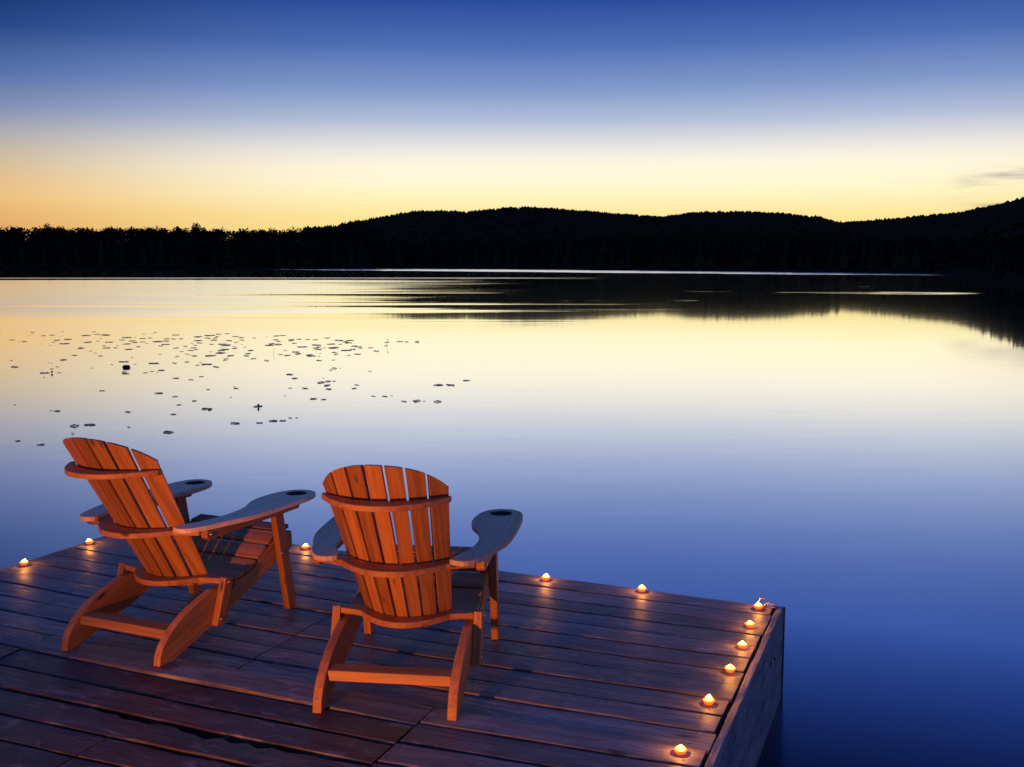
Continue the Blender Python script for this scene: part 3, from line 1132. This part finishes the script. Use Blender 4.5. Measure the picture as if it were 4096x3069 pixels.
def pad_mesh(seed):
    rs = random.Random(seed)
    n = 18
    ph, ph2 = rs.uniform(0, 6.28), rs.uniform(0, 6.28)
    amp = rs.choice((.003, .004, .006, .010))
    V = [(0, 0, .004)]
    gap = .22
    for ring, (r, zz) in enumerate(((.55, .0045), (1.0, .006))):
        for i in range(n + 1):
            t = gap + (2 * math.pi - 2 * gap) * i / n
            w = 1 + .04 * math.sin(3 * t + ph)
            z = zz + (amp * max(0, math.sin(2 * t + ph2)) ** 2 if ring else amp * .12)
            V.append((r * w * .5 * math.cos(t), r * w * .5 * math.sin(t), z))
    m = n + 1
    Fc = []
    for i in range(n):
        Fc.append((0, 1 + i, 2 + i))
        Fc.append((1 + i, 1 + m + i, 2 + m + i, 2 + i))
    # underside rim gives the leaf a thickness
    b = len(V)
    V += [(x, y, z - .004) for x, y, z in V[1 + m:1 + 2 * m]]
    for i in range(n):
        Fc.append((1 + m + i, b + i, b + i + 1, 2 + m + i))
    me = bpy.data.meshes.new("lily_pad")
    me.from_pydata(V, [], Fc)
    me.materials.append(pad_m)
    return me


pad_meshes = [pad_mesh(k) for k in range(8)]
PADS = [(-17.01,35.35,0.06),(-15.67,34.29,0.05),(-15.49,34.29,0.16),(-15.18,33.61,0.08),(-14.87,32.65,0.05),(-14.39,32.60,0.18),(-14.22,32.81,0.21),(-13.70,32.24,0.05),(-14.62,34.52,0.10),(-15.56,32.97,0.05),(-14.47,30.70,0.17),(-13.83,30.07,0.18),(-13.93,29.98,0.05),(-13.13,30.61,0.23),(-12.96,30.98,0.29),(-12.91,29.85,0.12),(-12.37,29.30,0.36),(-12.48,28.64,0.07),(-12.90,29.09,0.05),(-13.57,34.46,0.15),(-13.10,32.65,0.35),(-13.00,33.23,0.22),(-12.59,32.86,0.36),(-12.13,31.26,0.09),(-11.83,30.29,0.12),(-11.93,29.81,0.29),(-12.31,30.34,0.07),(-11.34,29.85,0.25),(-10.99,28.56,0.13),(-10.64,28.60,0.09),(-10.63,27.79,0.25),(-10.41,27.82,0.13),(-11.25,27.67,0.23),(-11.44,28.09,0.10),(-10.67,26.80,0.11),(-10.30,26.19,0.10),(-9.85,25.34,0.13),(-10.55,25.53,0.16),(-10.30,24.29,0.20),(-11.42,24.15,0.09),(-10.63,22.60,0.20),(-10.31,23.53,0.05),(-10.24,23.53,0.05),(-9.74,22.65,0.08),(-9.66,22.20,0.10),(-9.08,20.50,0.05),(-9.45,21.36,0.22),(-9.17,21.41,0.09),(-12.25,33.40,0.05),(-11.57,33.34,0.12),(-11.29,33.29,0.05),(-11.44,34.00,0.15),(-11.53,31.74,0.37),(-11.29,31.79,0.09),(-10.92,31.36,0.20),(-10.77,31.55,0.16),(-11.29,30.70,0.18),(-10.86,30.34,0.24),(-10.57,29.72,0.20),(-10.43,29.94,0.17),(-10.12,29.38,0.10),(-10.60,29.17,0.26),(-9.95,28.21,0.16),(-9.90,27.34,0.25),(-9.80,27.45,0.05),(-10.43,32.91,0.26),(-9.73,31.17,0.16),(-10.16,31.21,0.23),(-9.93,31.12,0.17),(-10.03,30.07,0.37),(-9.87,30.29,0.20),(-9.48,29.01,0.25),(-9.44,28.48,0.18),(-8.57,25.79,0.10),(-8.80,27.75,0.17),(-8.73,28.32,0.14),(-8.30,26.63,0.12),(-7.97,25.92,0.10),(-7.82,25.66,0.09),(-7.98,25.22,0.14),(-7.49,23.48,0.13),(-7.31,23.78,0.14),(-7.60,25.34,0.18),(-8.18,26.98,0.17),(-8.13,27.27,0.14),(-8.36,27.82,0.19),(-8.59,28.72,0.13),(-8.85,29.34,0.08),(-8.71,29.55,0.21),(-9.49,32.09,0.33),(-9.30,32.65,0.40),(-9.20,33.29,0.22),(-8.99,33.54,0.22),(-9.02,31.45,0.21),(-8.81,31.50,0.17),(-8.94,32.14,0.14),(-8.62,30.65,0.26),(-9.02,30.43,0.30),(-8.13,30.47,0.23),(-8.40,32.24,0.25),(-8.10,31.74,0.20),(-7.82,30.70,0.18),(-7.75,29.81,0.14),(-8.23,29.05,0.17),(-7.96,29.13,0.31),(-7.74,28.68,0.35),(-7.41,27.34,0.27),(-7.39,26.95,0.26),(-7.56,26.56,0.10),(-7.41,28.25,0.11),(-7.24,27.67,0.18),(-7.39,29.05,0.06),(-7.07,28.09,0.12),(-7.20,26.19,0.32),(-7.24,25.44,0.34),(-6.75,25.41,0.22),(-6.63,24.55,0.14),(-6.55,24.15,0.12),(-8.75,23.84,0.25),(-7.94,23.45,0.31),(-8.29,23.27,0.08),(-8.76,23.16,0.07),(-7.91,21.57,0.13),(-7.76,21.23,0.19),(-7.42,21.39,0.12),(-7.38,21.66,0.11),(-7.26,21.89,0.18),(-7.20,21.48,0.05),(-8.89,22.37,0.06),(-6.84,23.00,0.11),(-6.70,23.21,0.31),(-6.97,23.67,0.07),(-6.33,22.62,0.16),(-6.48,20.36,0.15),(-6.11,20.10,0.12),(-6.07,20.65,0.12),(-8.97,25.00,0.08),(-7.12,18.32,0.12),(-6.02,17.97,0.17),(-5.60,17.52,0.11),(-5.33,18.51,0.09),(-4.97,18.90,0.05),(-4.88,18.68,0.12),(-4.65,17.43,0.05),(-7.66,31.55,0.14),(-7.40,32.04,0.06),(-7.22,32.45,0.25),(-7.06,32.65,0.24),(-6.86,30.79,0.22),(-6.63,30.11,0.18),(-6.62,29.21,0.24),(-6.56,28.68,0.30),(-6.39,28.97,0.28),(-6.65,26.98,0.20),(-6.49,26.02,0.18),(-6.37,25.38,0.17),(-6.01,24.61,0.15),(-5.59,24.12,0.15),(-5.63,25.76,0.13),(-5.41,25.50,0.21),(-5.77,26.98,0.12),(-5.41,26.49,0.25),(-5.24,25.95,0.20),(-6.41,30.84,0.24),(-6.23,31.02,0.22),(-6.34,30.43,0.19),(-5.96,30.93,0.17),(-6.04,29.42,0.17),(-5.58,28.17,0.32),(-5.71,30.79,0.19),(-5.49,31.55,0.20),(-5.57,31.45,0.06),(-5.30,28.76,0.34),(-5.13,28.13,0.16),(-5.15,27.79,0.21),(-5.00,27.34,0.24),(-4.92,27.79,0.11),(-4.68,27.82,0.36),(-4.97,29.13,0.28),(-4.71,29.09,0.14),(-4.98,30.52,0.30),(-4.66,30.52,0.28),(-4.71,29.98,0.21),(-4.56,29.59,0.25),(-4.22,28.40,0.23),(-4.07,28.17,0.19),(-3.96,27.71,0.15),(-4.22,26.98,0.31),(-4.10,27.34,0.21),(-4.42,26.36,0.17),(-4.29,25.82,0.16),(-4.72,26.05,0.08),(-4.90,25.63,0.21),(-4.80,25.34,0.27),(-4.60,25.22,0.08),(-3.93,25.47,0.12),(-3.78,25.86,0.21),(-4.40,24.15,0.17),(-4.09,24.26,0.10),(-3.72,27.86,0.16),(-3.43,26.77,0.20),(-3.50,29.76,0.18),(-3.39,28.52,0.14),(-3.18,30.07,0.24),(-2.98,29.94,0.15),(-2.70,30.25,0.16),(-2.66,29.72,0.17),(-3.75,22.28,0.17),(-3.63,22.37,0.05),(-3.76,21.92,0.09),(-2.92,21.71,0.08),(-4.43,21.06,0.18),(-4.18,20.34,0.16),(-3.64,20.38,0.05),(-3.55,19.60,0.18),(-3.46,19.81,0.15),(-3.34,19.83,0.10),(-3.35,19.15,0.16),(-3.23,18.57,0.13),(-3.94,18.73,0.08),(-3.66,18.68,0.13),(-2.82,19.21,0.12),(-2.79,18.68,0.12),(-2.31,17.56,0.10),(-2.12,17.55,0.12),(-2.01,17.62,0.05),(-1.34,19.19,0.23),(-1.12,19.19,0.22),(-0.86,19.96,0.18),(-3.24,17.22,0.15),(-3.06,17.12,0.12),(-3.93,16.29,0.18),(-3.83,14.53,0.15),(-3.50,14.57,0.11),(-3.35,14.75,0.14),(-3.22,14.78,0.12),(-3.17,15.04,0.07),(-3.08,15.06,0.05),(-1.73,16.88,0.11),(-1.53,16.95,0.16),(-1.41,16.91,0.05),(-1.19,16.85,0.16),(-3.80,17.64,0.05),(-7.78,16.48,0.05),(-6.92,15.81,0.05),(-6.81,15.76,0.12),(-5.72,15.67,0.11),(-5.95,14.30,0.16),(-5.78,14.39,0.19),(-5.17,14.18,0.06),(-5.11,16.96,0.10),(-5.20,16.46,0.10),(-4.63,15.98,0.19),(-4.96,15.41,0.10),(-4.50,13.75,0.17),(-6.15,13.06,0.08),(-5.74,12.78,0.12),(-5.70,13.63,0.05)]
rp = random.Random(5)


ORD = ("first second third fourth fifth sixth seventh eighth ninth tenth eleventh twelfth thirteenth fourteenth fifteenth "
       "sixteenth seventeenth eighteenth nineteenth twentieth").split()
TENS = {20: "twenty", 30: "thirty", 40: "forty", 50: "fifty", 60: "sixty", 70: "seventy"}


def ordinal(n):                                 # 1 -> first, 34 -> thirty-fourth
    if n <= 20:
        return ORD[n - 1]
    t, u = n // 10 * 10, n % 10
    return TENS[t][:-1] + "ieth" if u == 0 else TENS[t] + "-" + ORD[u - 1]


SPECIAL = {}
near_ = sorted((k for k in range(len(PADS)) if PADS[k][1] <= 17.5), key=lambda k: PADS[k][0] / PADS[k][1])
mid_ = sorted((k for k in range(len(PADS)) if 17.5 < PADS[k][1] <= 23), key=lambda k: PADS[k][0] / PADS[k][1])
for n, k in enumerate(near_):
    SPECIAL[k] = ("%s from the left among the lily pads of the nearest sparse scatter" % ordinal(n + 1),
                  "lily pads of the nearest sparse scatter")
fringe_ = sorted((k for k in range(len(PADS)) if 23 < PADS[k][1] <= 28), key=lambda k: PADS[k][0] / PADS[k][1])
for n, k in enumerate(fringe_):
    SPECIAL[k] = ("%s from the left among the lily pads fringing the crowded drift" % ordinal(n + 1),
                  "lily pads fringing the crowded drift")
for n, k in enumerate(mid_):
    SPECIAL[k] = ("%s from the left among the lily pads of the thin middle scatter" % ordinal(n + 1),
                  "lily pads of the thin middle scatter")
for k, (x, y, d) in enumerate(PADS):
    o = bpy.data.objects.new("lily_pad", pad_meshes[rp.randrange(8)])
    o.location = (x, y, .002)
    o.rotation_euler = (rp.uniform(-.012, .012), rp.uniform(-.012, .012), rp.uniform(0, 6.28))
    o.scale = (d * .80, d * rp.uniform(.70, .92), 1.0 if d > .12 else .6)
    link(o)
    if k in SPECIAL:
        tag(o, SPECIAL[k][0], "lily pad", SPECIAL[k][1])
    else:
        tag(o, "small dark lily pad in the far crowded drift below the golden water", "lily pad",
            "lily pads of the far crowded drift")

bud_m = plain("lily_bud", (0.03, 0.028, 0.018), 0.6)


def bud(name, loc, h, r, lab):
    e = empty(name, loc)
    tag(e, lab, "flower bud")
    bm_obj("stem", tube([(0, 0, -.1), (.01, 0, h * .5), (.03, 0, h)], .0035, 6), bud_m, e)
    ob = bm_obj("bud", lathe([(0, 0), (r * .7, r * .5), (r, r * 1.2), (r * .6, r * 2.2), (0, r * 2.9)], 10), bud_m, e,
                smooth=True)
    ob.location = (.03, 0, h - r * .4)


bud("lily_bud", (-3.37, 28.48, 0), .15, .014, "thin-stemmed lily bud standing up at the right end of the pad drift")
bud("lily_bud", (-3.935, 16.215, .0), .012, .018, "squat lily bud poking up through a wide pad above the right chair")
bud("lily_bud", (-9.30, 21.30, .0), .012, .020, "squat lily bud on a pad at the left of the scatter")
e = empty("reed", (-5.89, 26.15, 0))
tag(e, "single thin reed stem rising among the lily pads", "reed")
bm_obj("stem", tube([(0, 0, -.1), (.005, 0, .06), (.02, 0, .13)], .003, 5), bud_m, e)
# dark lump among the pads
e = empty("stump", (-8.21, 22.52, 0))
tag(e, "dark stubby stump breaking the water among the lily pads", "stump")
bm = bmesh.new()
bmesh.ops.create_icosphere(bm, subdivisions=3, radius=1)
for v in bm.verts:
    n_ = .12 * math.sin(v.co.x * 5 + 1) * math.sin(v.co.y * 4) + .10 * math.sin(v.co.z * 7 + v.co.x * 3)
    v.co = Vector((v.co.x * .085, v.co.y * .06, v.co.z * .04)) * (1 + n_)
    v.co.z = min(v.co.z + .018, .052)
bm_obj("wood", bm, dark_wood, e, smooth=True)
